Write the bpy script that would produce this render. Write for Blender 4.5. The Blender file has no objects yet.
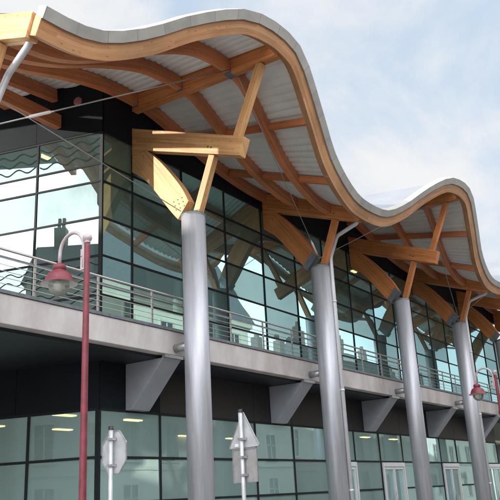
import bpy, math, random
from mathutils import Vector, Matrix
random.seed(7)
S = bpy.context.scene
COL = S.collection
R = math.radians

# ------------------------------------------------------------------ helpers
class MB:
    """collects faces (with optional uvs) into ONE mesh object"""
    def __init__(s): s.v=[]; s.f=[]; s.uv=[]; s.sm=[]; s.mi=[]
    def face(s, pts, uv=None, smooth=False, mi=0):
        b=len(s.v); s.v+= [tuple(p) for p in pts]; s.f.append(tuple(range(b,b+len(pts))))
        s.uv.append(uv or [(0,0)]*len(pts)); s.sm.append(smooth); s.mi.append(mi)
    def box(s, x0,x1,y0,y1,z0,z1, M=None, mi=0):
        c=[Vector((x,y,z)) for z in (z0,z1) for y in (y0,y1) for x in (x0,x1)]
        L=(x1-x0, y1-y0, z1-z0); ax=max(range(3), key=lambda i:L[i])
        for q in ((0,2,3,1),(4,5,7,6),(0,1,5,4),(2,6,7,3),(0,4,6,2),(1,3,7,5)):
            P=[c[i] for i in q]
            oth=[i for i in range(3) if i!=ax]
            uv=[(p[ax], p[oth[0]]+p[oth[1]]) for p in P]
            s.face([M@p for p in P] if M else P, uv, mi=mi)
        return s
    def grid(s, rows, uvs=None, smooth=False, shared=True, mi=0):
        b=len(s.v); n=len(rows[0])
        for r in rows: s.v+=[tuple(p) for p in r]
        for i in range(len(rows)-1):
            for j in range(n-1):
                a=b+i*n+j
                s.f.append((a,a+1,a+n+1,a+n)); s.sm.append(smooth); s.mi.append(mi)
                if uvs: s.uv.append([uvs[i][j],uvs[i][j+1],uvs[i+1][j+1],uvs[i+1][j]])
                else: s.uv.append([(0,0)]*4)
    def sweep(s, path, A, B, prof, smooth=False, cap=True, u0=0, mi=0):
        """profile (a,b) points swept along path with axes A[i],B[i]; flat-shaded faces"""
        n=len(prof); per=[0]
        for k in range(n):
            p,q=prof[k],prof[(k+1)%n]; per.append(per[-1]+math.hypot(q[0]-p[0],q[1]-p[1]))
        rings=[]; u=[u0]
        for i,p in enumerate(path):
            rings.append([p+A[i]*a+B[i]*b for a,b in prof])
            if i: u.append(u[-1]+(path[i]-path[i-1]).length)
        for k in range(n):
            rows=[[r[k] for r in rings],[r[(k+1)%n] for r in rings]]
            uv=[[(x,per[k]) for x in u],[(x,per[k+1]) for x in u]]
            s.grid(rows,uv,smooth,mi=mi)
        if cap:
            s.face(rings[0], [(u[0]+.01*k,.02*k) for k in range(n)],mi=mi); s.face(rings[-1][::-1], [(.01*k,.02*k) for k in range(n)],mi=mi)
        return s
    def tube(s, pts, r, seg=10, cap=True, mi=0):
        pts=[Vector(p) for p in pts]
        rr=r if isinstance(r,(list,tuple)) else [r]*len(pts)
        T=[]
        for i in range(len(pts)):
            a=pts[max(0,i-1)]; b=pts[min(len(pts)-1,i+1)]; T.append((b-a).normalized())
        ref=Vector((0,0,1)) if abs(T[0].z)<.9 else Vector((1,0,0))
        A=T[0].cross(ref).normalized(); rows=[]; 
        for i,p in enumerate(pts):
            A=(A-T[i]*A.dot(T[i])).normalized(); Bv=T[i].cross(A)
            rows.append([p+(A*math.cos(2*math.pi*k/seg)+Bv*math.sin(2*math.pi*k/seg))*rr[i] for k in range(seg+1)])
        L=[0]
        for i in range(1,len(pts)): L.append(L[-1]+(pts[i]-pts[i-1]).length)
        uv=[[(L[i],k/seg) for k in range(seg+1)] for i in range(len(pts))]
        s.grid(rows,uv,True,mi=mi)
        if cap:
            s.face(rows[0][:-1][::-1],mi=mi); s.face(rows[-1][:-1],mi=mi)
        return s
    def lathe(s, c, prof, seg=24, mi=0):
        c=Vector(c)
        rows=[[c+Vector((r*math.cos(2*math.pi*k/seg),r*math.sin(2*math.pi*k/seg),z)) for k in range(seg+1)] for r,z in prof]
        s.grid(rows,None,True,mi=mi); return s
    def prism(s, poly, axis, a0, a1, udir=None, mi=0):
        """poly of 2D points in the plane normal to axis ('x': (y,z), 'y': (x,z), 'z': (x,y))"""
        def P(p,a):
            return Vector((a,p[0],p[1])) if axis=='x' else Vector((p[0],a,p[1])) if axis=='y' else Vector((p[0],p[1],a))
        ud=Vector(udir or (1,0)).normalized(); vd=Vector((-ud.y,ud.x))
        uv=[(Vector(p).dot(ud),Vector(p).dot(vd)) for p in poly]
        s.face([P(p,a0) for p in poly],uv,mi=mi); s.face([P(p,a1) for p in poly][::-1],uv[::-1],mi=mi)
        n=len(poly)
        for k in range(n):
            q=(k+1)%n
            s.face([P(poly[k],a0),P(poly[q],a0),P(poly[q],a1),P(poly[k],a1)],
                   [uv[k],uv[q],(uv[q][0],uv[q][1]+a1-a0),(uv[k][0],uv[k][1]+a1-a0)],mi=mi)
        return s
    def build(s, name, mat, parent=None, merge=True, bevel=0):
        me=bpy.data.meshes.new(name); me.from_pydata(s.v,[],s.f)
        ul=me.uv_layers.new(name='UV'); i=0
        for f in s.uv:
            for c in f: ul.data[i].uv=c; i+=1
        me.polygons.foreach_set('use_smooth',s.sm)
        me.polygons.foreach_set('material_index',s.mi)
        for m in (mat if isinstance(mat,(list,tuple)) else [mat]): me.materials.append(m)
        import bmesh
        bm=bmesh.new(); bm.from_mesh(me)
        if merge: bmesh.ops.remove_doubles(bm,verts=bm.verts,dist=.0002)
        bmesh.ops.recalc_face_normals(bm,faces=bm.faces)
        bm.to_mesh(me); bm.free()
        o=bpy.data.objects.new(name,me); COL.objects.link(o)
        if parent: o.parent=parent
        if bevel:
            b=o.modifiers.new('bevel','BEVEL'); b.width=bevel; b.segments=2; b.limit_method='ANGLE'
        return o

def tag(o,label=None,cat=None,group=None,kind=None):
    if label: o['label']=label
    if cat: o['category']=cat
    if group: o['group']=group
    if kind: o['kind']=kind
    return o
def empty(name,loc,rz=0,label=None,cat=None,group=None):
    o=bpy.data.objects.new(name,None); COL.objects.link(o); o.location=loc; o.rotation_euler=(0,0,rz)
    return tag(o,label,cat,group)
def copy_tree(o,parent=None):
    c=o.copy(); COL.objects.link(c)
    if parent: c.parent=parent
    for ch in list(o.children): copy_tree(ch,c)
    return c
def vshift(f,d): return f+d

# ------------------------------------------------------------------ materials
def newmat(name):
    m=bpy.data.materials.new(name); m.use_nodes=True
    nt=m.node_tree; nt.nodes.clear(); out=nt.nodes.new('ShaderNodeOutputMaterial')
    return m,nt,out
def N(nt,t,**kw):
    n=nt.nodes.new(t)
    for k,v in kw.items():
        if hasattr(n,k) and k not in ('inputs',): setattr(n,k,v)
    return n
def pbr(name,col,rough=.5,metal=0,var=.12,scale=3,bump=0,bscale=40,coord='Object',stretch=(1,1,1),spec=.5,dirt=None,rvar=.1):
    m,nt,out=newmat(name); L=nt.links.new
    p=nt.nodes.new('ShaderNodeBsdfPrincipled'); L(p.outputs[0],out.inputs[0])
    p.inputs['Metallic'].default_value=metal; p.inputs['Roughness'].default_value=rough
    p.inputs['Specular IOR Level'].default_value=spec
    tc=nt.nodes.new('ShaderNodeTexCoord'); mp=nt.nodes.new('ShaderNodeMapping'); mp.inputs['Scale'].default_value=stretch
    L(tc.outputs[coord],mp.inputs[0])
    no=nt.nodes.new('ShaderNodeTexNoise'); no.inputs['Scale'].default_value=scale; no.inputs['Detail'].default_value=7; no.inputs['Roughness'].default_value=.62
    L(mp.outputs[0],no.inputs[0])
    r=nt.nodes.new('ShaderNodeValToRGB'); L(no.outputs['Fac'],r.inputs[0])
    c=Vector(col); d=Vector(dirt) if dirt else c*(1-var*2.2)
    r.color_ramp.elements[0].position=.28; r.color_ramp.elements[1].position=.72
    r.color_ramp.elements[0].color=(*d,1); r.color_ramp.elements[1].color=(*(c*(1+var*.6)),1)
    L(r.outputs[0],p.inputs['Base Color'])
    mr=nt.nodes.new('ShaderNodeMapRange'); L(no.outputs['Fac'],mr.inputs[0]); mr.inputs[3].default_value=max(0,rough-rvar); mr.inputs[4].default_value=min(1,rough+rvar)
    L(mr.outputs[0],p.inputs['Roughness'])
    if bump:
        n2=nt.nodes.new('ShaderNodeTexNoise'); n2.inputs['Scale'].default_value=bscale; n2.inputs['Detail'].default_value=5; L(mp.outputs[0],n2.inputs[0])
        b=nt.nodes.new('ShaderNodeBump'); b.inputs['Strength'].default_value=bump; b.inputs['Distance'].default_value=.02
        L(n2.outputs['Fac'],b.inputs['Height']); L(b.outputs[0],p.inputs['Normal'])
    return m
def wood(name,light,dark,lam=.042,rough=.5):
    """glulam: UV u along the beam, v across; laminations, grain, knots"""
    m,nt,out=newmat(name); L=nt.links.new
    p=nt.nodes.new('ShaderNodeBsdfPrincipled'); L(p.outputs[0],out.inputs[0]); p.inputs['Roughness'].default_value=rough
    p.inputs['Specular IOR Level'].default_value=.35
    uv=nt.nodes.new('ShaderNodeUVMap')
    mp=nt.nodes.new('ShaderNodeMapping'); mp.inputs['Scale'].default_value=(1.2,26,1); L(uv.outputs[0],mp.inputs[0])
    g=nt.nodes.new('ShaderNodeTexNoise'); g.inputs['Scale'].default_value=1.6; g.inputs['Detail'].default_value=8; g.inputs['Roughness'].default_value=.65; L(mp.outputs[0],g.inputs[0])
    # lamination index -> tone
    sx=nt.nodes.new('ShaderNodeSeparateXYZ'); L(uv.outputs[0],sx.inputs[0])
    dv=N(nt,'ShaderNodeMath',operation='DIVIDE'); L(sx.outputs[1],dv.inputs[0]); dv.inputs[1].default_value=lam
    fl=N(nt,'ShaderNodeMath',operation='FLOOR'); L(dv.outputs[0],fl.inputs[0])
    fr=N(nt,'ShaderNodeMath',operation='FRACT'); L(dv.outputs[0],fr.inputs[0])
    # board joints along u (finger-jointed boards of ~1.8 m, shifted per lamination)
    us=N(nt,'ShaderNodeMath',operation='MULTIPLY_ADD'); L(fl.outputs[0],us.inputs[0]); us.inputs[1].default_value=.731; L(sx.outputs[0],us.inputs[2])
    ud=N(nt,'ShaderNodeMath',operation='DIVIDE'); L(us.outputs[0],ud.inputs[0]); ud.inputs[1].default_value=1.8
    uf=N(nt,'ShaderNodeMath',operation='FLOOR'); L(ud.outputs[0],uf.inputs[0])
    cb=nt.nodes.new('ShaderNodeCombineXYZ'); L(fl.outputs[0],cb.inputs[0]); L(uf.outputs[0],cb.inputs[1])
    wn=nt.nodes.new('ShaderNodeTexWhiteNoise'); wn.noise_dimensions='3D'; L(cb.outputs[0],wn.inputs['Vector'])
    mx=N(nt,'ShaderNodeMath',operation='MULTIPLY_ADD'); L(wn.outputs['Value'],mx.inputs[0]); mx.inputs[1].default_value=.34
    sc=N(nt,'ShaderNodeMath',operation='MULTIPLY'); L(g.outputs['Fac'],sc.inputs[0]); sc.inputs[1].default_value=.66; L(sc.outputs[0],mx.inputs[2])
    r=nt.nodes.new('ShaderNodeValToRGB'); r.color_ramp.elements[0].position=.28; r.color_ramp.elements[1].position=.74
    r.color_ramp.elements[0].color=(*dark,1); r.color_ramp.elements[1].color=(*light,1); L(mx.outputs[0],r.inputs[0])
    # glue line
    ls=N(nt,'ShaderNodeMath',operation='LESS_THAN'); L(fr.outputs[0],ls.inputs[0]); ls.inputs[1].default_value=.06
    # weather patches
    tc=nt.nodes.new('ShaderNodeTexCoord')
    w=nt.nodes.new('ShaderNodeTexNoise'); w.inputs['Scale'].default_value=.9; w.inputs['Detail'].default_value=6; L(tc.outputs['Object'],w.inputs[0])
    wr=nt.nodes.new('ShaderNodeMapRange'); L(w.outputs['Fac'],wr.inputs[0]); wr.inputs[1].default_value=.35; wr.inputs[2].default_value=.7; wr.inputs[3].default_value=.72; wr.inputs[4].default_value=1.1
    # knots
    km=nt.nodes.new('ShaderNodeMapping'); km.inputs['Scale'].default_value=(4.2,16,1); L(uv.outputs[0],km.inputs[0])
    vo=nt.nodes.new('ShaderNodeTexVoronoi'); vo.inputs['Scale'].default_value=1; L(km.outputs[0],vo.inputs[0])
    kr=nt.nodes.new('ShaderNodeMapRange'); L(vo.outputs['Distance'],kr.inputs[0]); kr.inputs[1].default_value=.06; kr.inputs[2].default_value=.16; kr.inputs[3].default_value=.45; kr.inputs[4].default_value=1
    k2=N(nt,'ShaderNodeMath',operation='MULTIPLY'); L(wr.outputs[0],k2.inputs[0]); L(kr.outputs[0],k2.inputs[1])
    k3=N(nt,'ShaderNodeMath',operation='MULTIPLY_ADD'); L(ls.outputs[0],k3.inputs[0]); k3.inputs[1].default_value=-.16; k3.inputs[2].default_value=1
    k4=N(nt,'ShaderNodeMath',operation='MULTIPLY'); L(k2.outputs[0],k4.inputs[0]); L(k3.outputs[0],k4.inputs[1])
    vm=N(nt,'ShaderNodeVectorMath',operation='SCALE'); L(r.outputs[0],vm.inputs[0]); L(k4.outputs[0],vm.inputs['Scale'])
    L(vm.outputs[0],p.inputs['Base Color'])
    b=nt.nodes.new('ShaderNodeBump'); b.inputs['Strength'].default_value=.12; b.inputs['Distance'].default_value=.01; L(g.outputs['Fac'],b.inputs['Height']); L(b.outputs[0],p.inputs['Normal'])
    return m
def glass(name,tint,gcol,base,bumpd=.0013,veil=.12,vcol=(.30,.44,.41)):
    m,nt,out=newmat(name); L=nt.links.new
    t=nt.nodes.new('ShaderNodeBsdfTransparent'); t.inputs[0].default_value=(*tint,1)
    g=nt.nodes.new('ShaderNodeBsdfGlossy'); g.inputs['Color'].default_value=(*gcol,1); g.inputs['Roughness'].default_value=0.0
    fr=nt.nodes.new('ShaderNodeFresnel'); fr.inputs[0].default_value=1.5
    a=N(nt,'ShaderNodeMath',operation='ADD'); a.use_clamp=True; L(fr.outputs[0],a.inputs[0]); a.inputs[1].default_value=base
    mx=nt.nodes.new('ShaderNodeMixShader'); L(a.outputs[0],mx.inputs[0]); L(t.outputs[0],mx.inputs[1]); L(g.outputs[0],mx.inputs[2])
    df=nt.nodes.new('ShaderNodeBsdfDiffuse'); df.inputs[0].default_value=(*vcol,1); mv=nt.nodes.new('ShaderNodeMixShader'); mv.inputs[0].default_value=veil
    L(mx.outputs[0],mv.inputs[1]); L(df.outputs[0],mv.inputs[2]); L(mv.outputs[0],out.inputs[0])
    tc=nt.nodes.new('ShaderNodeTexCoord'); no=nt.nodes.new('ShaderNodeTexNoise'); no.inputs['Scale'].default_value=.8; no.inputs['Detail'].default_value=1; L(tc.outputs['Object'],no.inputs[0])
    b=nt.nodes.new('ShaderNodeBump'); b.inputs['Strength'].default_value=1; b.inputs['Distance'].default_value=bumpd; L(no.outputs['Fac'],b.inputs['Height']); L(b.outputs[0],g.inputs['Normal'])
    return m
def emit(name,col,st):
    m,nt,out=newmat(name); e=nt.nodes.new('ShaderNodeEmission'); e.inputs[0].default_value=(*col,1); e.inputs[1].default_value=st; nt.links.new(e.outputs[0],out.inputs[0]); return m

M={}
M['wood']=wood('glulam_timber',(.68,.27,.092),(.46,.155,.046))
M['wood_dark']=wood('purlin_timber',(.68,.255,.105),(.49,.165,.062))
M['wood_sunlit']=wood('sunlit_timber',(.69,.395,.18),(.46,.23,.09))  # glulam made paler: sunlight on the first two frames put into the colour
M['fascia']=wood('fascia_timber',(.57,.315,.16),(.36,.165,.075),lam=.06)
M['steel']=pbr('brushed_steel',(.49,.50,.55),.46,.45,.16,1.2,.04,3,stretch=(6,6,.5),rvar=.06)
M['galv']=pbr('galvanised_steel',(.48,.49,.51),.42,.75,.15,14)
M['plate']=pbr('grey_steel_plate',(.20,.22,.24),.5,.5,.15,9)
M['pipe']=pbr('light_grey_pipe',(.60,.605,.63),.4,.2,.07,5)
M['railing']=pbr('stainless_rail',(.42,.40,.39),.4,.8,.06,6)
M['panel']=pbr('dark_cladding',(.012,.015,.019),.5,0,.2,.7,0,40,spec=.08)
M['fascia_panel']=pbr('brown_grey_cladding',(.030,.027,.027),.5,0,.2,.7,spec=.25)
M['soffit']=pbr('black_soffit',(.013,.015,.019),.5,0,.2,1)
M['concrete']=pbr('pale_concrete',(.54,.515,.515),.72,0,.14,1.3,.25,30,dirt=(.31,.275,.265),stretch=(1,1,.5))
M['bracket']=pbr('grey_painted_metal',(.33,.345,.39),.45,.15,.10,1.3)
M['deck']=pbr('corrugated_sheet',(.76,.75,.72),.5,.08,.07,1.2,dirt=(.62,.60,.57))
M['frame']=pbr('dark_mullion',(.014,.018,.020),.6,0,.1,4,spec=.15)
M['white_frame']=pbr('white_door_frame',(.62,.63,.65),.4,0,.06,4)
M['glass']=glass('coated_glass',(.50,.66,.62),(.52,.82,.82),.25,veil=.20,vcol=(.24,.36,.34))
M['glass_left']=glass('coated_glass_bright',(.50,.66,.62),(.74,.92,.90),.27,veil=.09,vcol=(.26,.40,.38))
M['glass_low']=glass('street_glass',(.55,.72,.68),(.60,.84,.86),.16,veil=.36,vcol=(.40,.57,.56))
M['glass_low_side']=glass('street_glass_side',(.50,.68,.65),(.62,.88,.87),.22,veil=.36,vcol=(.42,.59,.57))
M['frit']=pbr('frit_lines',(.02,.035,.035),.9,0,.1,4,spec=.05)
M['red']=pbr('crimson_paint',(.20,.030,.044),.5,0,.22,7,.05,60)
M['lamp_arm']=pbr('pale_pink_paint',(.46,.39,.41),.35,0,.08,8)
M['lamp_white']=pbr('white_enamel',(.78,.75,.74),.35,0,.05,8)
M['sign_back']=pbr('sign_back_grey',(.56,.57,.60),.45,.25,.12,7)
M['sign_brown']=pbr('sub_sign_back',(.36,.34,.345),.5,.15,.12,7)
M['sticker']=pbr('sticker',(.8,.8,.8),.5,0,.02,7)
M['cap']=pbr('black_plastic',(.02,.02,.02),.5,0,.1,7)
M['inner_wall']=pbr('interior_wall',(.60,.55,.43),.8,0,.08,.6)
M['inner_grey']=pbr('interior_grey',(.36,.40,.39),.8,0,.1,.6)
M['inner_ceiling']=pbr('interior_ceiling',(.45,.43,.38),.8,0,.1,.5)
M['inner_floor']=pbr('interior_floor',(.20,.19,.17),.4,0,.1,.8)
M['curtain']=pbr('brown_curtain',(.16,.085,.05),.8,0,.2,3,stretch=(6,6,.3))
M['ceil_light']=emit('ceiling_lamp',(1,.72,.34),2.6)
M['zinc_top']=pbr('zinc_roof_skin',(.36,.37,.40),.42,.5,.06,1)
M['rust']=pbr('vent_red',(.30,.15,.13),.5,.2,.1,9)
M['asphalt']=pbr('asphalt',(.052,.052,.054),.85,0,.2,5,.4,120)
M['paving']=pbr('paving',(.38,.365,.345),.8,0,.12,2,.2,60)
M['kerb']=pbr('granite_kerb',(.36,.35,.34),.75,0,.15,12)
M['ground']=pbr('far_ground',(.16,.16,.12),.9,0,.2,.3)
M['paint']=pbr('road_paint',(.72,.72,.70),.7,0,.12,6)
def bulb_glass():
    m,nt,out=newmat('lamp_globe'); L=nt.links.new
    t=nt.nodes.new('ShaderNodeBsdfTransparent'); t.inputs[0].default_value=(.88,.9,.86,1)
    g=nt.nodes.new('ShaderNodeBsdfGlossy'); g.inputs['Roughness'].default_value=.08
    fr=nt.nodes.new('ShaderNodeFresnel'); fr.inputs[0].default_value=1.7
    mx=nt.nodes.new('ShaderNodeMixShader'); L(fr.outputs[0],mx.inputs[0]); L(t.outputs[0],mx.inputs[1]); L(g.outputs[0],mx.inputs[2])
    d=nt.nodes.new('ShaderNodeBsdfDiffuse'); d.inputs[0].default_value=(.55,.56,.5,1); m2=nt.nodes.new('ShaderNodeMixShader'); m2.inputs[0].default_value=.3
    L(mx.outputs[0],m2.inputs[1]); L(d.outputs[0],m2.inputs[2]); L(m2.outputs[0],out.inputs[0]); return m
M['globe']=bulb_glass()
def zinc():
    m,nt,out=newmat('zinc_edge'); L=nt.links.new
    p=nt.nodes.new('ShaderNodeBsdfPrincipled'); L(p.outputs[0],out.inputs[0]); p.inputs['Metallic'].default_value=.12; p.inputs['Roughness'].default_value=.5
    uv=nt.nodes.new('ShaderNodeUVMap'); sx=nt.nodes.new('ShaderNodeSeparateXYZ'); L(uv.outputs[0],sx.inputs[0])
    d=N(nt,'ShaderNodeMath',operation='DIVIDE'); L(sx.outputs[0],d.inputs[0]); d.inputs[1].default_value=.62
    f=N(nt,'ShaderNodeMath',operation='FRACT'); L(d.outputs[0],f.inputs[0])
    l=N(nt,'ShaderNodeMath',operation='LESS_THAN'); L(f.outputs[0],l.inputs[0]); l.inputs[1].default_value=.03
    fl=N(nt,'ShaderNodeMath',operation='FLOOR'); L(d.outputs[0],fl.inputs[0]); wn=nt.nodes.new('ShaderNodeTexWhiteNoise'); wn.noise_dimensions='1D'; L(fl.outputs[0],wn.inputs['W'])
    tc=nt.nodes.new('ShaderNodeTexCoord'); no=nt.nodes.new('ShaderNodeTexNoise'); no.inputs['Scale'].default_value=3; no.inputs['Detail'].default_value=6; L(tc.outputs['Object'],no.inputs[0])
    a=N(nt,'ShaderNodeMath',operation='MULTIPLY_ADD'); L(wn.outputs[0],a.inputs[0]); a.inputs[1].default_value=.25; L(no.outputs['Fac'],a.inputs[2])
    r=nt.nodes.new('ShaderNodeValToRGB'); r.color_ramp.elements[0].position=.3; r.color_ramp.elements[1].position=.85
    r.color_ramp.elements[0].color=(.30,.29,.27,1); r.color_ramp.elements[1].color=(.42,.41,.385,1); L(a.outputs[0],r.inputs[0])
    mx=nt.nodes.new('ShaderNodeMix'); mx.data_type='RGBA'; L(l.outputs[0],mx.inputs[0]); L(r.outputs[0],mx.inputs[6]); mx.inputs[7].default_value=(.27,.265,.255,1); L(mx.outputs[2],p.inputs['Base Color'])
    return m
M['zinc']=zinc()
# ------------------------------------------------------------------ roof geometry functions
PX=[5.98+5.33*k for k in range(8)]          # pillar positions along the front
PY=8.95
PROF=[(0,8.05),(.2,8.17),(.38,8.62),(.555,9.26),(.75,9.82),(.885,9.97),(1.0,9.975),(1.09,9.87),(1.3,9.25),(1.52,8.59),(1.80,8.12)]
def prof(t):
    t%=2; n=len(PROF)
    for i in range(n):
        t0=PROF[i][0]; t1=PROF[(i+1)%n][0]+(2 if i==n-1 else 0)
        if t0<=t<=t1: break
    def P(k): 
        q=k//n; return PROF[k%n][0]+2*q, PROF[k%n][1]
    p0,p1,p2,p3=P(i-1),P(i),P(i+1),P(i+2)
    m1=(p2[1]-p0[1])/(p2[0]-p0[0]); m2=(p3[1]-p1[1])/(p3[0]-p1[0]); h=p2[0]-p1[0]; s=(t-p1[0])/h
    return (2*s**3-3*s**2+1)*p1[1]+(s**3-2*s**2+s)*h*m1+(-2*s**3+3*s**2)*p2[1]+(s**3-s**2)*h*m2
def sfun(X): return (prof((X-PX[0])/5.33)-8.05)/(9.975-8.05)
def drift(X): return .014*(X-6)
def roof(X,v,dz=0):
    """underside of the purlin layer; v=0 the outer edge, v=3 the glass line"""
    s=sfun(X)
    vv=min(v,5.2)
    zt=8.05+.45*vv; zp=9.975+.085*vv
    yt=7.475+1.0*v; yp=6.515+1.32*v
    return Vector((X,yt+(yp-yt)*s,zt+(zp-zt)*s+drift(X)+dz))
def vAtY(X,Y):
    s=sfun(X); return (Y-(7.475-.96*s))/(1+.32*s)
def roofz(X,Y,dz=0): return roof(X,vAtY(X,Y),dz).z
XA,XB=PX[0]-.06,PX[6]+.3
GY=10.6                                       # glass plane of the front
CX=10.31                                      # glass corner
WU=Vector((-.2756,.9613,0))                   # direction of the left face
WN=Vector((-.9613,-.2756,0))
def W(t,z,o=0): 
    p=Vector((CX,GY,0))+WU*t+WN*o; return Vector((p.x,p.y,z))
MW=Matrix(((WU.x,WN.x,0,CX),(WU.y,WN.y,0,GY),(0,0,1,0),(0,0,0,1)))   # local (t, outward, z)

B=empty('glass_building',(18,12,0),0,'glass fronted building under a wavy timber roof carried on steel pillars','building')
INV=B.location.copy()
def part(mb,name,mat,parent=None,**k):
    o=mb.build(name,mat,None,**k)
    par=parent or B; o.parent=par
    o.matrix_parent_inverse=Matrix.Translation(-INV)
    if par is not B: o.matrix_parent_inverse=Matrix.Identity(4)
    return o

# ---- fascia beam and zinc edge
def edge_frames(step,off):
    n=int((XB-XA)/step); P=[];A=[];Bv=[]
    nor=Vector((0,1,.5)).normalized()
    for i in range(n+1):
        X=XA+(XB-XA)*i/n
        T=(roof(min(X+.05,XB+1),0)-roof(X-.05,0)).normalized()
        up=nor.cross(T); up= up if up.z>0 else -up; up.normalize()
        inn=T.cross(up); inn= inn if inn.y>0 else -inn
        P.append(roof(X,0)+up*off); A.append(up); Bv.append(inn.normalized())
    return P,A,Bv
P,A,Bv=edge_frames(.11,0)
fas=MB().sweep(P,A,Bv,[(0,0),(.30,0),(.30,.16),(0,.16)])
part(fas,'fascia_beam',M['fascia'])
P,A,Bv=edge_frames(.40,.272)
zi=MB().sweep(P,A,Bv,[(0,-.03),(.185,-.04),(.190,.15),(0.03,.15),(0.03,.0),(0,.0)])
part(zi,'roof_edge_trim',M['zinc'])

# ---- corrugated deck and roof skin
d=MB(); nx=int((XB-XA)/.036); pitch=.18
def corr(X):
    t=(X/pitch)%1
    return .045*(max(0,min(1,(t-.1)/.12)) - max(0,min(1,(t-.6)/.12)))
vs=[.12+.25*i for i in range(22)]
d.grid([[roof(XA+(XB-XA)*i/nx,v,.30+corr(XA+(XB-XA)*i/nx)) for i in range(nx+1)] for v in vs],None,False)
deck=part(d,'roof_deck',M['deck'],merge=False)
k=MB(); nx=420
k.grid([[roof(XA+(XB-XA)*i/nx,v,.39) for i in range(nx+1)] for v in [.1+.35*j for j in range(16)]],None,True)
part(k,'roof_skin',M['zinc_top'],merge=False)
fl=MB().box(XA,XB,12.9,22,10.75,11.0)
part(fl,'flat_roof',M['zinc_top'])
# ---- purlins: curved beams following the wave
def purlin(v,x0,x1,w=.15,h=.275):
    n=max(4,int((x1-x0)/.13)); Pn=[];An=[];Bn=[]
    for i in range(n+1):
        X=x0+(x1-x0)*i/n
        T=(roof(X+.05,v)-roof(X-.05,v)).normalized(); Sd=Vector((0,1,0)); Sd=(Sd-T*Sd.dot(T)).normalized(); up=T.cross(Sd); up=up if up.z>0 else -up
        Pn.append(roof(X,v)); An.append(Sd); Bn.append(up)
    return MB().sweep(Pn,An,Bn,[(-w/2,0),(w/2,0),(w/2,h),(-w/2,h)])
for v in (1,2,3):
    part(purlin(v,XA+.1,XB-.05),'purlin',M['wood_dark'])
for v in (4,5):
    y=roof(9.8,v).y; part(purlin(v,XA+.1,CX-.2867*(y-GY)-.02),'purlin',M['wood_dark'])
# tie beam ending at the dark side wall
part(MB().box(PX[0]+.1,CX-.2867*1.05-.03,11.57,11.73,9.62,9.93),'tie_beam',M['wood_dark'])
# inner edge board behind the fascia
# ---- secondary rafters
for X in [PX[k]+dx for k in (1,3,5) for dx in (1.75,3.45)]:
    for v in range(3):
        a=roof(X,v+.06,.12); b=roof(X,v+.94,.12); 
        T=(b-a).normalized(); Sd=Vector((1,0,0)); up=Sd.cross(T); up=up if up.z>0 else -up
        part(MB().sweep([a,b],[Sd]*2,[up]*2,[(-.05,-.02),(.05,-.02),(.05,.14),(-.05,.14)]),'rafter',M['wood_dark'])

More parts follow.
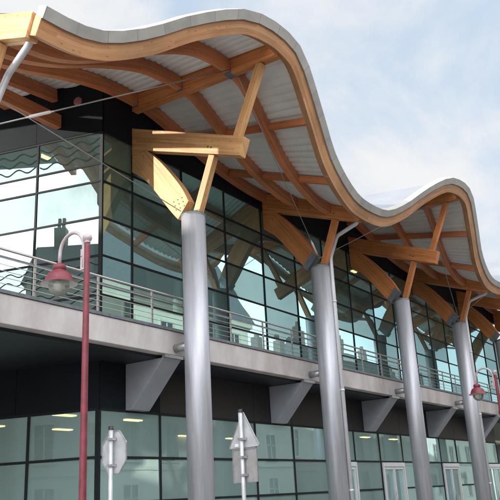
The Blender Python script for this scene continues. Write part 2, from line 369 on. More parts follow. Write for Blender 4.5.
# ---- the timber triangles
def smooth_poly(pts,n=6):
    out=[]
    for i in range(len(pts)-1):
        p0=pts[max(i-1,0)];p1=pts[i];p2=pts[i+1];p3=pts[min(i+2,len(pts)-1)]
        for j in range(n):
            t=j/n
            out.append(tuple(.5*((2*p1[c])+(-p0[c]+p2[c])*t+(2*p0[c]-5*p1[c]+4*p2[c]-p3[c])*t*t+(-p0[c]+3*p1[c]-3*p2[c]+p3[c])*t**3) for c in (0,1)))
    out.append(pts[-1]); return out
HW=.11
for i,X in enumerate(PX[:7]):
    dz=drift(X)-.05
    s=lambda poly:[(y,z+dz) for y,z in poly]
    pk=(i%2==1)
    inner=GY-.02 if i else 11.75
    zi_t=9.74+.41*(inner-10.6)*.6; zi_b=9.05+.31*(inner-10.6)
    wm=M['wood_sunlit'] if i<2 else M['wood']
    arm=s([(inner,zi_t),(10.3,9.62),(7.50,8.50),(7.64,8.12),(10.12,9.02),(inner,zi_b)])
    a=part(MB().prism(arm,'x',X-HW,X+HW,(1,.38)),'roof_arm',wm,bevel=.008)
    # curved brace from the pillar head back to the glass line
    up=smooth_poly([(10.12,9.02),(9.70,8.58),(9.22,7.94),(8.98,7.50)])
    lo=smooth_poly([(9.28,7.16),(9.52,7.45),(9.85,7.90),(10.20,8.33),(10.58,8.63)])
    br=s([(10.58,9.04)]+up+lo)
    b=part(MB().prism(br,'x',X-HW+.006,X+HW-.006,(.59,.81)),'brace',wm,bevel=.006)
    if i!=1:
        part(MB().prism(s([(8.955,7.47),(9.27,7.13),(9.40,7.26),(9.08,7.62)]),'x',X-HW-.012,X+HW+.012),'gusset_plate',M['plate'],parent=None)
    else:
        for q in range(9):
            y=9.10+.11*(q%3)+.03*(q//3); z=7.42-.02*(q%3)+.10*(q//3)+dz
            part(MB().tube([(X-HW-.004,y,z),(X-HW+.02,y,z)],.014,8),'bolt',M['cap'])
    for (y,z) in ((8.42,8.56),(8.34,8.52)):
        part(MB().tube([(X-HW-.005,y,z+dz),(X-HW+.02,y,z+dz)],.02,8),'bolt',M['cap'])
    # struts
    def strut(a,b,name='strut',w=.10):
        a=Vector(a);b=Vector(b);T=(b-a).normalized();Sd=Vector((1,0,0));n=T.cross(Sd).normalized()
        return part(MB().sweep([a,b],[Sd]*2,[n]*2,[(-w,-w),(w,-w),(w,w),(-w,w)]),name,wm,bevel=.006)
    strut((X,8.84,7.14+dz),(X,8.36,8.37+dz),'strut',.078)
    if pk:
        strut((X,7.73,8.58+dz),(X,7.05,10.05+dz),'strut',.078)
        pka=s([(GY+.0,10.72),(6.54,10.36),(6.60,10.04),(GY+.0,10.18)])
        part(MB().prism(pka,'x',X-.10,X+.10,(1,.05)),'peak_arm',M['wood'],bevel=.008)
        for v in (1,2,3):
            q=roof(X,v); part(MB().box(X-.115,X+.115,q.y-.085,q.y+.085,q.z-.03,q.z+.12),'gusset_plate',M['plate'])
    # steel pillar
    p=MB().tube([(X,PY,0.0),(X,PY,7.2+dz)],.25,40)
    pil=part(p,'pillar',M['steel'])
    st=MB().tube([(X,PY+.2,4.50),(X,9.50,4.50)],.085,16); part(st,'tie_stub',M['galv'])
    c=MB().lathe((X,PY,7.2+dz),[(0,.05),(.10,.05),(.19,.0),(.255,-.0),(.255,-.05)],32); part(c,'pillar_cap',M['plate'])
# ---- downpipes at the troughs
for i in (0,2,4,6):
    X=PX[i]; dz=drift(X)-.05
    o=Vector((.175,-.248,0))
    pts=[(X+.05,7.66,8.40+dz),(X+.07,7.76,8.16+dz),(X+.27,8.50,8.02+dz),(X+o.x+.02,PY+o.y+.005,7.45+dz),(X+o.x,PY+o.y,6.8),(X+o.x,PY+o.y,.1)]
    sm=[]
    for a in range(len(pts)-1):
        A0=Vector(pts[a]);B0=Vector(pts[a+1]); L0=(B0-A0).length; e=min(.05,L0*.3)
        if a==0: sm.append(A0)
        else: sm.append(A0+(B0-A0).normalized()*e)
        sm.append(B0-(B0-A0).normalized()*e if a<len(pts)-2 else B0)
    dp=part(MB().tube(sm,.055,14),'downpipe',M['pipe'])
    for z in (6.3,4.0,1.6): part(MB().tube([(X+o.x,PY+o.y,z),(X+o.x,PY+o.y,z+.05)],.064,14),'pipe_clamp',M['pipe'])
    part(MB().lathe((X+.05,7.62,8.33+dz),[(.06,-.1),(.1,.06),(.1,.1)],16),'rain_hopper',M['plate'])
# ---- tension cables
def cable(a,b,r,tb=None,turn=None):
    a=Vector(a);b=Vector(b)
    part(MB().tube([a,b],r,8),'tension_cable',M['railing'])
    if turn:
        q=a+(b-a)*turn; T=(b-a).normalized()
        part(MB().tube([q-T*.28,q-T*.22,q-T*.2,q+T*.2,q+T*.22,q+T*.28],[.014,.014,.027,.027,.014,.014],10),'turnbuckle',M['lamp_white'])
def head(i): return (PX[i]-.06,8.92,7.36+drift(PX[i]))
def crest(i,s=-1): return (PX[i]+s*.14,7.75,10.08+drift(PX[i]))
cable((PX[0]-.02,8.86,7.02),crest(1),.013,turn=.20)
cable((PX[0],9.06,7.93),(PX[1]-.13,9.17,7.33),.009)
cable(crest(1,1),head(2),.010,turn=.93)
cable(crest(3),head(2),.010); cable(crest(3,1),head(4),.010)
cable(crest(5),head(4),.010); cable(crest(5,1),head(6),.010)

# ------------------------------------------------------------------ slab, soffit, brackets
sx0=3.2; XE=PX[6]+1.5
sl=MB().prism([(sx0,9.5),(XE,9.5),(XE,GY+.3),(CX+.1,GY+.3),(7.2,22),(sx0,22)],'z',4.36,4.84)
part(sl,'balcony_slab',M['concrete'],bevel=.012)
part(MB().box(sx0,XE,9.475,9.62,4.843,4.90),'edge_flashing',M['plate'])
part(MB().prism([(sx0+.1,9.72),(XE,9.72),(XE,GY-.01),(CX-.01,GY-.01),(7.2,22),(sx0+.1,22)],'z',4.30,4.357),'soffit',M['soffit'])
for i,X in enumerate(PX[:7]):
    wq=[(9.56,4.297),(10.58,4.297),(10.58,3.37),(10.42,3.37)]
    part(MB().prism(wq,'x',X-.30,X+.24,(0,1)),'bracket',M['bracket'],bevel=.008)
    part(MB().box(X-.30,X+.24,9.505,9.60,4.297,4.357),'bracket_tip',M['galv'])
# dark band between soffit and street glazing
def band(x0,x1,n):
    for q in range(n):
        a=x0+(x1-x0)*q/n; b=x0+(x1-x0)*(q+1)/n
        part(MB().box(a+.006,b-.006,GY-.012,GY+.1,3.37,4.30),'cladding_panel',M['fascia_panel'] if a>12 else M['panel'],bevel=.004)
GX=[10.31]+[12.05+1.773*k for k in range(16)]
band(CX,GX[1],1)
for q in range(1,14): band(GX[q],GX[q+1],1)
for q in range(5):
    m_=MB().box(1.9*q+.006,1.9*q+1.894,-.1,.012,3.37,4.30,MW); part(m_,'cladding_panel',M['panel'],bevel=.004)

# ------------------------------------------------------------------ glazing
def pane_quad(mb,pts,tilt=.004):
    """four corners, each pushed a few mm off the plane so neighbouring panes mirror slightly differently"""
    n=(pts[1]-pts[0]).cross(pts[3]-pts[0]).normalized()
    a,b=random.uniform(-tilt,tilt),random.uniform(-tilt,tilt)
    off=[a+b,-a+b,-a-b,a-b]
    mb.face([p+n*o for p,o in zip(pts,off)],[(0,0),(1,0),(1,1),(0,1)])
ZU=[4.90,5.65,6.49,7.33,8.16,8.57,9.33]
UX=[CX]+[11.22+1.735*k for k in range(17)]
UX=[x for x in UX if x<XE-1]
for q in range(len(UX)-1):
    mb=MB()
    for r in range(6):
        pane_quad(mb,[Vector((x,GY,z)) for x,z in ((UX[q]+.02,ZU[r]+.02),(UX[q+1]-.02,ZU[r]+.02),(UX[q+1]-.02,ZU[r+1]-.02),(UX[q]+.02,ZU[r+1]-.02))])
    part(mb,'glass_panel',M['glass'],merge=False)
for x in UX: part(MB().box(x-.022,x+.022,GY-.022,GY+.07,4.85,9.33),'mullion',M['frame'])
for z in ZU[1:]: part(MB().box(CX+.03,UX[-1],GY-.019,GY+.065,z-.021,z+.021),'transom',M['frame'])
LT=[0,1.62,3.3,5.0,6.7,8.4]
for q in range(5):
    mb=MB()
    for r in range(6):
        pane_quad(mb,[W(t,z) for t,z in ((LT[q]+.02,ZU[r]+.02),(LT[q+1]-.02,ZU[r]+.02),(LT[q+1]-.02,ZU[r+1]-.02),(LT[q]+.02,ZU[r+1]-.02))],.003)
    part(mb,'glass_panel',M['glass_left'],merge=False)
for t in LT[1:]: part(MB().box(t-.022,t+.022,-.07,.022,4.85,9.33,MW),'mullion',M['frame'])
for z in ZU[1:]: part(MB().box(.03,8.4,-.065,.019,z-.021,z+.021,MW),'transom',M['frame'])
# wavy printed lines on the side glazing
def waves(t0,t1,zs,amp,per,w,ph):
    mb=MB()
    for kz,z in enumerate(zs):
        n=int((t1-t0)/.04); 
        up=[];dn=[]
        for i in range(n+1):
            t=t0+(t1-t0)*i/n; zz=z+amp*math.sin(2*math.pi*(t/per)+ph+kz*.55)
            up.append(W(t,zz+w/2,.006)); dn.append(W(t,zz-w/2,.006))
        mb.grid([dn,up])
    return part(mb,'printed_waves',M['frit'],merge=False)
for q in range(3):
    waves(LT[q]+.05,LT[q+1]-.05,[8.76,8.95,9.14],.055,.52,.034,q*.9)
    waves(LT[q]+.05,LT[q+1]-.05,[5.0+.19*j for j in range(8)],.045,.5,.024,q*1.3)
# street level glazing
ZG=[.08,.85,1.62,2.46,3.36]
DOORS=(4,6,9,12)
for q in range(14):
    mb=MB()
    k=q-1
    rows=range(4)
    for r in rows:
        if k in DOORS and r<3: continue
        pane_quad(mb,[Vector((x,GY,z)) for x,z in ((GX[q]+.02,ZG[r]+.02),(GX[q+1]-.02,ZG[r]+.02),(GX[q+1]-.02,ZG[r+1]-.02),(GX[q]+.02,ZG[r+1]-.02))])
    part(mb,'glass_panel',M['glass_low'],merge=False)
    if k in DOORS:
        x0,x1=GX[q]+.03,GX[q+1]-.03; xm=(x0+x1)/2
        fr=MB().box(x0,x0+.09,GY-.07,GY+.05,0,2.43).box(x1-.09,x1,GY-.07,GY+.05,0,2.43).box(x0+.09,x1-.09,GY-.07,GY+.05,2.30,2.43)
        fo=part(fr,'door_frame',M['white_frame'],bevel=.005)
        for a,b in ((x0+.1,xm-.01),(xm+.01,x1-.1)):
            le=MB().box(a,a+.06,GY-.05,GY+.02,.02,2.29).box(b-.06,b,GY-.05,GY+.02,.02,2.29).box(a+.06,b-.06,GY-.05,GY+.02,2.22,2.29).box(a+.06,b-.06,GY-.05,GY+.02,.02,.14)
            part(le,'door_leaf',M['white_frame'])
            g=MB(); pane_quad(g,[Vector((x,GY-.015,z)) for x,z in ((a+.06,.14),(b-.06,.14),(b-.06,2.22),(a+.06,2.22))]); part(g,'door_glass',M['glass_low'],merge=False)
        part(MB().tube([(xm-.09,GY-.1,.9),(xm-.09,GY-.1,1.5)],.015,8),'door_handle',M['railing'])
for q,x in enumerate(GX[:15]): part(MB().box(x-.027,x+.027,GY-.024,GY+.08,.06,3.36),'mullion',M['frame'])
for z in ZG[2:]:
    segs=[(CX+.03,GX[14])]
    if z<2: 
        segs=[];a=CX+.03
        for k in DOORS: segs.append((a,GX[k+1])); a=GX[k+2]
        segs.append((a,GX[14]))
    for a,b in segs: part(MB().box(a,b,GY-.021,GY+.075,z-.025,z+.025),'transom',M['frame'])
GT=[0,1.57,3.2,4.9,6.6,8.3]
for q in range(5):
    mb=MB()
    for r in range(4):
        pane_quad(mb,[W(t,z) for t,z in ((GT[q]+.02,ZG[r]+.02),(GT[q+1]-.02,ZG[r]+.02),(GT[q+1]-.02,ZG[r+1]-.02),(GT[q]+.02,ZG[r+1]-.02))],.003)
    part(mb,'glass_panel',M['glass_low_side'],merge=False)
for t in GT[1:]: part(MB().box(t-.027,t+.027,-.08,.024,.06,3.36,MW),'mullion',M['frame'])
for z in ZG[2:]: part(MB().box(.03,8.3,-.075,.021,z-.025,z+.025,MW),'transom',M['frame'])
part(MB().box(CX+.02,GX[14],GY-.06,GY+.2,0.02,.08),'plinth',M['plate'])
# ---- dark eaves walls between glass and roof
w=MB(); n=240
xs=[CX+(XE-1.4-CX)*i/n for i in range(n+1)]
lo=[Vector((x,GY-.02,9.36)) for x in xs]; hi=[Vector((x,GY-.02,roofz(x,GY,.33))) for x in xs]
lo2=[p+Vector((0,.12,0)) for p in lo]; hi2=[p+Vector((0,.12,0)) for p in hi]
w.grid([lo,hi]); w.grid([hi,hi2]); w.grid([hi2,lo2]); w.grid([lo2,lo]); w.face([lo[-1],hi[-1],hi2[-1],lo2[-1]])
part(w,'eaves_wall',M['panel'],merge=False)
for q in range(5):
    t0,t1=1.68*q+.004,1.68*q+1.676; n=14; w=MB()
    ts=[t0+(t1-t0)*i/n for i in range(n+1)]
    def top(t):
        p=W(t,0); return roofz(p.x,p.y,.33) if p.x>XA else 10.7
    a=[W(t,9.36,.02) for t in ts]; b=[W(t,top(t),.02) for t in ts]; a2=[W(t,9.36,-.1) for t in ts]; b2=[W(t,top(t),-.1) for t in ts]
    w.grid([a,b]); w.grid([b,b2]); w.grid([b2,a2]); w.grid([a2,a]); w.face([a[0],b[0],b2[0],a2[0]]); w.face([a[-1],b[-1],b2[-1],a2[-1]])
    part(w,'eaves_wall',M['panel'],merge=False)
c=W(.62,10.20,.02)
rv=MB()
for r0,r1,o0,o1 in ((.0,.07,.05,.05),(.07,.105,.05,.03),(.105,.105,.03,0)):
    rows=[[c+WN*o+(WU*math.cos(2*math.pi*k/20)+Vector((0,0,1))*math.sin(2*math.pi*k/20))*r for k in range(21)] for r,o in ((r0+.0001,o0),(r1,o1))]
    rv.grid(rows,None,False)
part(rv,'round_vent',M['rust'])

# ---- railing along the balcony edge
RY=9.58; HZ=5.60
rail=MB().tube([(sx0+.05,RY,HZ),(XE-.05,RY,HZ)],.022,10)
rl=part(rail,'railing',M['railing'])
rl.matrix_parent_inverse=Matrix.Translation(-INV)
posts=[4.85,6.33,7.8,9.25]+[10.71+1.32*k for k in range(22)]
for x in posts:
    if x>XE: continue
    o=MB().box(x-.022,x+.022,RY-.012,RY+.012,4.9,HZ-.02).box(x-.05,x+.05,RY-.03,RY+.03,4.9,4.915).build('rail_post',M['railing'],rl)
for k in range(5):
    z=5.02+.105*k; MB().tube([(sx0+.05,RY-.02,z),(XE-.05,RY-.02,z)],.0065,6).build('rail_wire',M['railing'],rl)
MB().box(sx0+.05,XE-.05,RY+.015,RY+.035,HZ-.145,HZ-.105).build('rail_bar',M['plate'],rl)

# ---- interior
part(MB().prism([(CX+.12,GY+.12),(XE-1.4,GY+.12),(XE-1.4,17),(8.75,17)],'z',4.80,4.846),'interior_floor',M['inner_floor'])
part(MB().prism([(CX+.12,GY+.12),(XE-1.4,GY+.12),(XE-1.4,17),(8.75,17)],'z',9.40,9.5),'interior_ceiling',M['inner_ceiling'])
part(MB().prism([(CX+.12,GY+.12),(XE-1.4,GY+.12),(XE-1.4,17),(8.75,17)],'z',3.40,3.5),'interior_ceiling',M['inner_wall'])
part(MB().prism([(CX+.12,GY+.12),(XE-1.4,GY+.12),(XE-1.4,17),(8.75,17)],'z',.012,.05),'interior_floor',M['inner_floor'])
part(MB().box(8.6,XE-1.4,17,17.2,0,3.4),'interior_wall',M['inner_grey'])
part(MB().box(8.6,XE-1.4,17,17.2,4.85,9.4),'interior_wall',M['inner_grey'])
part(MB().box(XE-1.6,XE-1.4,GY+.12,17,0,9.4),'interior_wall',M['inner_grey'])
for (x0,x1,y,z0,z1,m) in ((10.7,12.6,13.2,4.85,9.4,'inner_wall'),(15.2,17.2,13.6,4.85,9.4,'inner_wall'),(20,22.5,14,4.85,9.4,'inner_wall'),(26,29,13.6,4.85,9.4,'inner_wall'),
    (13.2,14.6,13.4,.05,3.4,'inner_wall'),(16.6,19,14.2,.05,3.4,'inner_wall'),(21.2,22.4,12.6,.05,3.4,'inner_wall'),(25.0,26.2,12.2,.05,3.4,'curtain'),(23.9,24.6,12.6,.05,3.4,'inner_wall'),(28.5,31,13,.05,3.4,'inner_wall')):
    part(MB().box(x0,x1,y,y+.2,z0,z1),'partition',M[m])
for (q,r,x0,x1) in ((0,5,0,1),(2,5,.1,1),(3,5,0,.9),(3,4,0,.9),(5,5,.05,.95),(8,5,0,1),(8,4,0,1),(11,5,0,1)):
    a,b=UX[q]+.05,UX[q+1]-.05; w_=b-a
    part(MB().box(a+w_*x0,a+w_*x1,GY+.16,GY+.175,ZU[r]+.03,ZU[r+1]-.03),'roller_blind',M['inner_wall'])
for (x0,x1,y,z0,z1) in ((11.0,11.9,11.5,.05,3.4),(14.2,14.5,11.4,1.7,2.9),(17.9,18.3,11.3,.05,3.4),(20.1,20.8,11.5,.05,3.4),(26.9,27.7,11.4,.05,3.4)):
    part(MB().box(x0,x1,y,y+.08,z0,z1),'partition',M['inner_wall'])
for x in (11.6,14.9,18.4,22,25.4,29):
    part(MB().tube([(x,12.0,.05),(x,12.0,3.4)],.14,16),'interior_column',M['white_frame'])
    part(MB().tube([(x,12.4,4.85),(x,12.4,9.4)],.14,16),'interior_column',M['white_frame'])
for x in (10.6,12.6,14.9,17.2,19.6,22,24.4,26.8):
    for y in (11.9,14.2):
        part(MB().box(x-.26,x+.26,y-.08,y+.08,3.37,3.398),'ceiling_light',M['ceil_light'])
for x,y in ((10.4,12.6),(13.5,12.2),(19.5,12.3),(24.2,11.6),(27.6,11.6),(31,11.6)):
    part(MB().box(x-.16,x+.16,y-.05,y+.05,9.36,9.398),'ceiling_light',M['ceil_light'])

# ------------------------------------------------------------------ street lamps
def street_lamp(loc,label,H,sc=1):
    e=empty('street_lamp',loc,0,label,'street lamp','crimson street lamps along the pavement')
    MB().lathe((0,0,0),[(0,0),(.16,0),(.16,.08),(.10,.14),(.085,.7),(.06,.78),(.046,1.15),(.037,H-.10),(.034,H-.04),(0,H-.04)],20).build('pole',M['red'],e)
    MB().lathe((0,0,H),[(0,-.06),(.040,-.055),(.045,-.04),(.032,-.03),(.052,-.015),(.062,.015),(.052,.048),(.025,.065),(0,.07)],18).build('finial',M['lamp_arm'],e)
    # crook arm: a half hoop from the side of the pole towards the building
    r=.225; zc=H-.10
    pts=[(0,.058,zc-.27),(0,.06,zc-.1)]
    for k in range(0,13):
        a=math.pi*k/12; pts.append((0,.06+r-r*math.cos(a),zc+r*1.12*math.sin(a)))
    pts.append((0,.06+2*r,zc-.13))
    arm=MB().tube(pts,[.024]*len(pts),10).build('crook_arm',M['lamp_arm'],e)
    MB().box(-.02,.02,.03,.10,zc-.30,zc-.02).build('arm_bracket',M['lamp_arm'],arm)
    MB().tube([(0,.05,zc-.12),(0,.12,zc-.12)],.022,8).build('arm_bolt',M['cap'],arm)
    hy=.06+2*r; hz=zc-.13
    sh=MB().lathe((0,hy,hz),[(0,.0),(.075,-.005),(.088,-.03),(.088,-.075),(.075,-.085),(.10,-.10),(.145,-.13),(.175,-.19),(.185,-.232),(.23,-.256),(.235,-.266)],28).build('lamp_shade',M['red'],e)
    MB().lathe((0,hy,hz),[(.235,-.268),(.19,-.250),(.15,-.235),(.05,-.215),(0,-.21)],28).build('reflector',M['lamp_white'],sh)
    MB().lathe((0,hy,hz),[(.125,-.25),(.135,-.29),(.125,-.35),(.085,-.40),(.035,-.425),(0,-.43)],24).build('globe',M['globe'],e)
    MB().lathe((0,hy,hz),[(.04,-.23),(.06,-.28),(.045,-.34),(0,-.36)],12).build('bulb',M['lamp_white'],e)
    return e
street_lamp((6.26,6.69,.12),'nearer crimson street lamp with a pale crook arm in front of the side glazing',4.72)
street_lamp((19.28,5.57,.12),'small crimson street lamp seen beside the fourth steel pillar at the far right',4.18)

# ------------------------------------------------------------------ road signs (seen from behind)
def sign_pole(e,h,r=.032):
    o=MB().tube([(0,0,0),(0,0,h)],r,14).build('pole',M['sign_back'],e)
    MB().lathe((0,0,h),[(r+.004,-.04),(r+.004,.012),(0,.014)],14).build('pole_cap',M['cap'],o)
def rounded(poly,r,n=4):
    out=[]
    m=len(poly)
    for i in range(m):
        p=Vector(poly[i]);a=(Vector(poly[i-1])-p).normalized();b=(Vector(poly[(i+1)%m])-p).normalized()
        for k in range(n+1):
            t=k/n; out.append(tuple((p+a*r*(1-t)**2+b*r*t**2)))
    return out
def plate(e,name,poly,y,mat,rim):
    """flat sheet with a folded rim, back towards -y"""
    o=MB().prism(poly,'y',y,y+.004).build(name,mat,e)
    P=[Vector((p[0],y-.012,p[1])) for p in poly]; c=sum((p for p in P),Vector())/len(P)
    mb=MB(); out=P+[P[0]]; inn=[p+(c-p).normalized()*.014 for p in out]
    b1=[p+Vector((0,.018,0)) for p in out]; i1=[p+Vector((0,.011,0)) for p in inn]
    mb.grid([b1,out]); mb.grid([out,inn]); mb.grid([inn,i1]); mb.build(name+'_rim',rim,o)
    return o
def clip(e,z,w=.22):
    MB().box(-w/2,w/2,.034,.050,z-.02,z+.02).box(-.045,.045,-.042,.034,z-.016,z+.016).build('clip',M['galv'],e)
oc=empty('road_sign',(7.81,7.79,.12),R(-101),'back of an octagonal grey road sign on a grey pole before the side glazing','road sign')
sign_pole(oc,2.53)
ro=.300; zc=2.18
plate(oc,'sign_plate',rounded([(ro*1.0824*math.cos(R(22.5+45*k)),zc+ro*1.0824*math.sin(R(22.5+45*k))) for k in range(8)],.02),.062,M['sign_back'],M['galv'])
clip(oc,zc+.18,.12); clip(oc,zc-.18,.12)
MB().box(-.135,-.085,.049,.0615,zc-.05,zc-.015).build('sticker',M['sticker'],oc)
tr=empty('road_sign',(9.57,6.76,.12),R(-98),'back of a triangular road sign above a rectangular plate on a grey pole','road sign')
sign_pole(tr,2.77)
plate(tr,'sign_plate',rounded([(-.33,2.20),(.33,2.20),(0,2.765)],.05),.062,M['sign_back'],M['galv'])
plate(tr,'sub_plate',rounded([(-.255,1.69),(.255,1.69),(.255,2.19),(-.255,2.19)],.02),.062,M['sign_brown'],M['galv'])
clip(tr,2.33,.12); clip(tr,2.06,.12); clip(tr,1.80,.12)
MB().box(-.19,-.11,.049,.0615,2.225,2.27).build('sticker',M['sticker'],tr)

# ------------------------------------------------------------------ ground, road, pavement
def struct(o,label=None): o['kind']='structure'; return o
struct(MB().box(-400,400,-400,400,-.4,-.004).build('ground',M['ground']))
struct(MB().box(-120,120,-2.3,4.6,-.1,0).build('road',M['asphalt']))
pv=MB().box(-120,120,4.76,24,-.2,.012)
struct(MB().box(-120,120,4.76,40,-.3,.008).build('pavement',M['paving']))
struct(MB().box(-120,120,-22,-2.46,-.3,.12).build('far_pavement',M['paving']))
struct(MB().box(-120,120,4.6,4.76,-.3,.10).build('kerb',M['kerb']))
struct(MB().box(-120,120,-2.46,-2.3,-.3,.13).build('far_kerb',M['kerb']))
mk=MB()
for k in range(-14,20): mk.box(k*4.5,k*4.5+2.2,1.09,1.21,-.05,.004)
struct(mk.build('lane_markings',M['paint']))

# ------------------------------------------------------------------ houses across the street (mirrored in the glass, but for the last, added for its shade)
WALLC={}
def wallmat(c):
    if c not in WALLC: WALLC[c]=pbr('render_wall',c,.85,0,.10,.8,.15,30)
    return WALLC[c]
M['slate']=pbr('slate_roof',(.085,.09,.10),.55,0,.2,6)
M['brick']=pbr('brick_chimney',(.15,.135,.125),.85,0,.2,12)
M['stone']=pbr('stone_trim',(.42,.39,.33),.8,0,.1,5)
M['win']=pbr('dark_window',(.03,.035,.04),.08,0,.1,3)
M['shutter']=pbr('painted_shutter',(.45,.47,.46),.6,0,.1,5)
winmesh={}
def house(loc,rz,w,d,h,rh,cols,rows,col,label,chim=(-.3,.3)):
    e=empty('house',loc,rz,label,'house','houses across the street')
    wm=wallmat(col)
    MB().box(-w/2,w/2,-d,0,0,h).build('wall',wm,e)
    ov=.25
    rf=MB(); a=[(-w/2-ov,ov,h),(w/2+ov,ov,h),(w/2+ov,-d-ov,h),(-w/2-ov,-d-ov,h)]; t0=(-w/2-ov,-d/2,h+rh); t1=(w/2+ov,-d/2,h+rh)
    rf.face([a[0],a[1],t1,t0]); rf.face([a[2],a[3],t0,t1]); rf.face([a[1],a[2],t1]); rf.face([a[3],a[0],t0]); rf.face(a)
    ro=rf.build('roof',M['slate'],e)
    for cx in chim: MB().box(cx*w-.35,cx*w+.35,-d/2-.3,-d/2+.3,h+rh*.5,h+rh+1.1).box(cx*w-.2,cx*w-.04,-d/2-.1,-d/2+.1,h+rh+1.1,h+rh+1.5).box(cx*w+.06,cx*w+.22,-d/2-.1,-d/2+.1,h+rh+1.1,h+rh+1.5).build('chimney',M['brick'],ro)
    MB().box(-w/2-.05,w/2+.05,.003,.16,h-.3,h-.02).box(-w/2-.03,w/2+.03,.003,.08,3.2,3.38).build('cornice',M['stone'],e)
    fh=(h-.6)/rows
    for r in range(rows):
        for c in range(cols):
            x=-w/2+w*(c+.5)/cols; z=.9+fh*r
            if r==0 and c==cols//2:
                dr=MB().box(x-.55,x+.55,-.1,.03,.02,2.3).build('door',M['shutter'],e); MB().tube([(x+.4,.03,1.0),(x+.4,.09,1.0)],.03,8).build('handle',M['cap'],dr); continue
            wh=min(1.7,fh*.56)
            fr=MB().box(x-.62,x-.5,.002,.07,z-.1,z+wh+.12).box(x+.5,x+.62,.002,.07,z-.1,z+wh+.12).box(x-.5,x+.5,.002,.07,z+wh,z+wh+.12).box(x-.7,x+.7,.002,.12,z-.2,z-.1).box(x-.03,x+.03,.002,.05,z-.1,z+wh).box(x-.5,x+.5,.002,.05,z+wh*.6,z+wh*.6+.05).build('window',M['stone'],e)
            MB().box(x-.5,x+.5,.002,.02,z-.1,z+wh).build('pane',M['win'],fr)
    return e
cream=(.48,.45,.39); white=(.66,.65,.60); grey=(.40,.39,.37); tan=(.40,.36,.30)
house((3,-5,.12),0,13,9,9.0,3.0,4,3,white,'low white house with three floors facing the first steel pillar',())
house((16,-5,.12),0,12.6,9,11.5,4.5,4,4,grey,'grey plastered house of four floors facing the first bay',(-.4,.4))
house((30.5,-5,.12),0,16,9,12.0,7.5,5,4,cream,'tallest cream house with a steep slate roof facing the glass front',(-.4,.42))
house((45,-5,.12),0,12.6,9,9.2,2.6,4,3,tan,'tan stone house with a shallow roof beside the tallest cream house',(.1,.35))
house((58.5,-5,.12),0,14,9,10.2,3.2,4,3,cream,'cream house of three floors facing the fourth steel pillar',(-.4,.1,.4))
house((73,-5,.12),0,14.5,9,9.2,2.8,5,3,white,'long white house beyond the cream one at the far end',(-.2,.3))
house((90,-5,.12),0,18,9,7.0,2.4,5,2,white,'low wide white house of two floors closing the street row',(0,))
house((-14,16.6,.12),R(-90),8.4,6,13.0,3.4,3,4,grey,'tall grey rendered house standing opposite the side glazing',(-.36,.1))
house((-14,29.2,.12),R(-90),14,6,9.7,3.4,4,3,cream,'unseen cream house of three floors, added to shade the signs and pillars',(.3,))  # out of view; added and raised to block the low sun

# ------------------------------------------------------------------ camera
Mx=[Vector((.56987529,-.82013044,-.05126613)),Vector((.23221086,.22057098,-.947326)),Vector((.78823871,.52795313,.31614115))]
cam=bpy.data.cameras.new('camera'); co=bpy.data.objects.new('camera',cam); COL.objects.link(co)
r_,u_,b_=Mx[0],-Mx[1],-Mx[2]
co.matrix_world=Matrix(((r_.x,u_.x,b_.x,0),(r_.y,u_.y,b_.y,0),(r_.z,u_.z,b_.z,1.6),(0,0,0,1)))
cam.sensor_width=36; cam.lens=36*740/500; cam.clip_start=.05; cam.clip_end=3000
S.camera=co

# ------------------------------------------------------------------ daylight
SUN_EL=R(10.5); SUN_AZ=R(145)                    # azimuth from +X towards +Y
sd=Vector((math.cos(SUN_AZ)*math.cos(SUN_EL),math.sin(SUN_AZ)*math.cos(SUN_EL),math.sin(SUN_EL)))
sun=bpy.data.lights.new('sun','SUN'); sun.energy=5.0; sun.angle=R(.53); sun.color=(1,.95,.86)
so=bpy.data.objects.new('sun',sun); COL.objects.link(so); so.rotation_euler=sd.to_track_quat('Z','Y').to_euler(); so.location=(-20,20,30)
wd=bpy.data.worlds.new('World'); S.world=wd; wd.use_nodes=True; nt=wd.node_tree; nt.nodes.clear(); L=nt.links.new
out=nt.nodes.new('ShaderNodeOutputWorld'); bg=nt.nodes.new('ShaderNodeBackground'); L(bg.outputs[0],out.inputs[0]); bg.inputs[1].default_value=.12
sky=nt.nodes.new('ShaderNodeTexSky'); sky.sky_type='NISHITA'; sky.sun_disc=False; sky.sun_elevation=SUN_EL; sky.sun_rotation=R(90)-SUN_AZ
sky.air_density=1.0; sky.dust_density=1.2; sky.ozone_density=1.5
tc=nt.nodes.new('ShaderNodeTexCoord')
mp=nt.nodes.new('ShaderNodeMapping'); mp.inputs['Scale'].default_value=(1,1,1.5); L(tc.outputs['Generated'],mp.inputs[0])
n1=nt.nodes.new('ShaderNodeTexNoise'); n1.inputs['Scale'].default_value=3.4; n1.inputs['Detail'].default_value=11; n1.inputs['Roughness'].default_value=.58; n1.inputs['Distortion'].default_value=.25; L(mp.outputs[0],n1.inputs[0])
acc=n1.outputs['Fac']
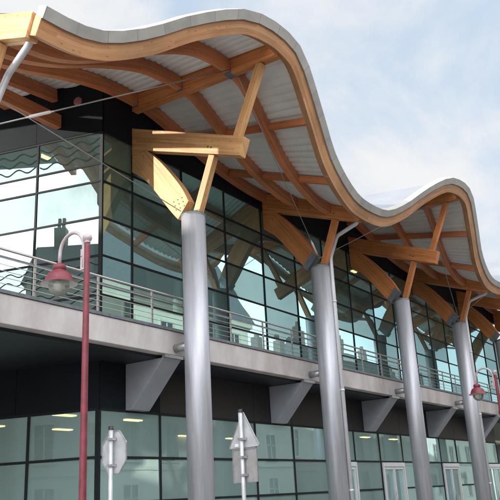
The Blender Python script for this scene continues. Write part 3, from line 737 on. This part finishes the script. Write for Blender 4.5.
def blob(dirv,width,amt):
    """more (or less) cloud round one direction of the sky"""
    global acc
    dv=Vector(dirv).normalized()
    dt=N(nt,'ShaderNodeVectorMath',operation='DOT_PRODUCT'); L(tc.outputs['Generated'],dt.inputs[0]); dt.inputs[1].default_value=dv
    mr=nt.nodes.new('ShaderNodeMapRange'); mr.interpolation_type='SMOOTHSTEP'; L(dt.outputs['Value'],mr.inputs[0]); mr.inputs[1].default_value=math.cos(R(width)); mr.inputs[2].default_value=1; mr.inputs[3].default_value=0; mr.inputs[4].default_value=amt
    ad=N(nt,'ShaderNodeMath',operation='ADD'); L(acc,ad.inputs[0]); L(mr.outputs[0],ad.inputs[1]); acc=ad.outputs[0]
blob((.76,.40,.46),17,.12)
blob((.53,.61,.62),9,.22)
blob((.93,.25,.16),20,.20)
blob((0,-1,.5),85,.30)
blob((-.97,.25,.35),45,.22)
cr=nt.nodes.new('ShaderNodeMapRange'); cr.interpolation_type='SMOOTHSTEP'; L(acc,cr.inputs[0]); cr.inputs[1].default_value=.46; cr.inputs[2].default_value=.78; cr.inputs[3].default_value=.06
# cloud brightness: thicker/brighter towards the open side and towards the sun
dt=N(nt,'ShaderNodeVectorMath',operation='DOT_PRODUCT'); L(tc.outputs['Generated'],dt.inputs[0]); dt.inputs[1].default_value=Vector((-.75,-.6,.25)).normalized()
cb=nt.nodes.new('ShaderNodeMapRange'); L(dt.outputs['Value'],cb.inputs[0]); cb.inputs[1].default_value=-.6; cb.inputs[2].default_value=.9; cb.inputs[3].default_value=4.9; cb.inputs[4].default_value=27.0
cc=nt.nodes.new('ShaderNodeVectorMath'); cc.operation='SCALE'; cc.inputs[0].default_value=(.985,.99,1); L(cb.outputs[0],cc.inputs['Scale'])
mx=nt.nodes.new('ShaderNodeMix'); mx.data_type='RGBA'; L(cr.outputs[0],mx.inputs[0])
hz=nt.nodes.new('ShaderNodeMix'); hz.data_type='RGBA'; hz.inputs[0].default_value=.78; L(sky.outputs[0],hz.inputs[6]); hz.inputs[7].default_value=(3.45,4.25,5.2,1); L(hz.outputs[2],mx.inputs[6]); L(cc.outputs[0],mx.inputs[7])
L(mx.outputs[2],bg.inputs[0])

S.render.engine='CYCLES'
S.cycles.max_bounces=8; S.cycles.transparent_max_bounces=16; S.cycles.glossy_bounces=5
S.view_settings.view_transform='Standard'; S.view_settings.look='None'; S.view_settings.exposure=.65; S.view_settings.gamma=1
S.view_settings.use_curve_mapping=False
S.render.resolution_x=1024; S.render.resolution_y=1024
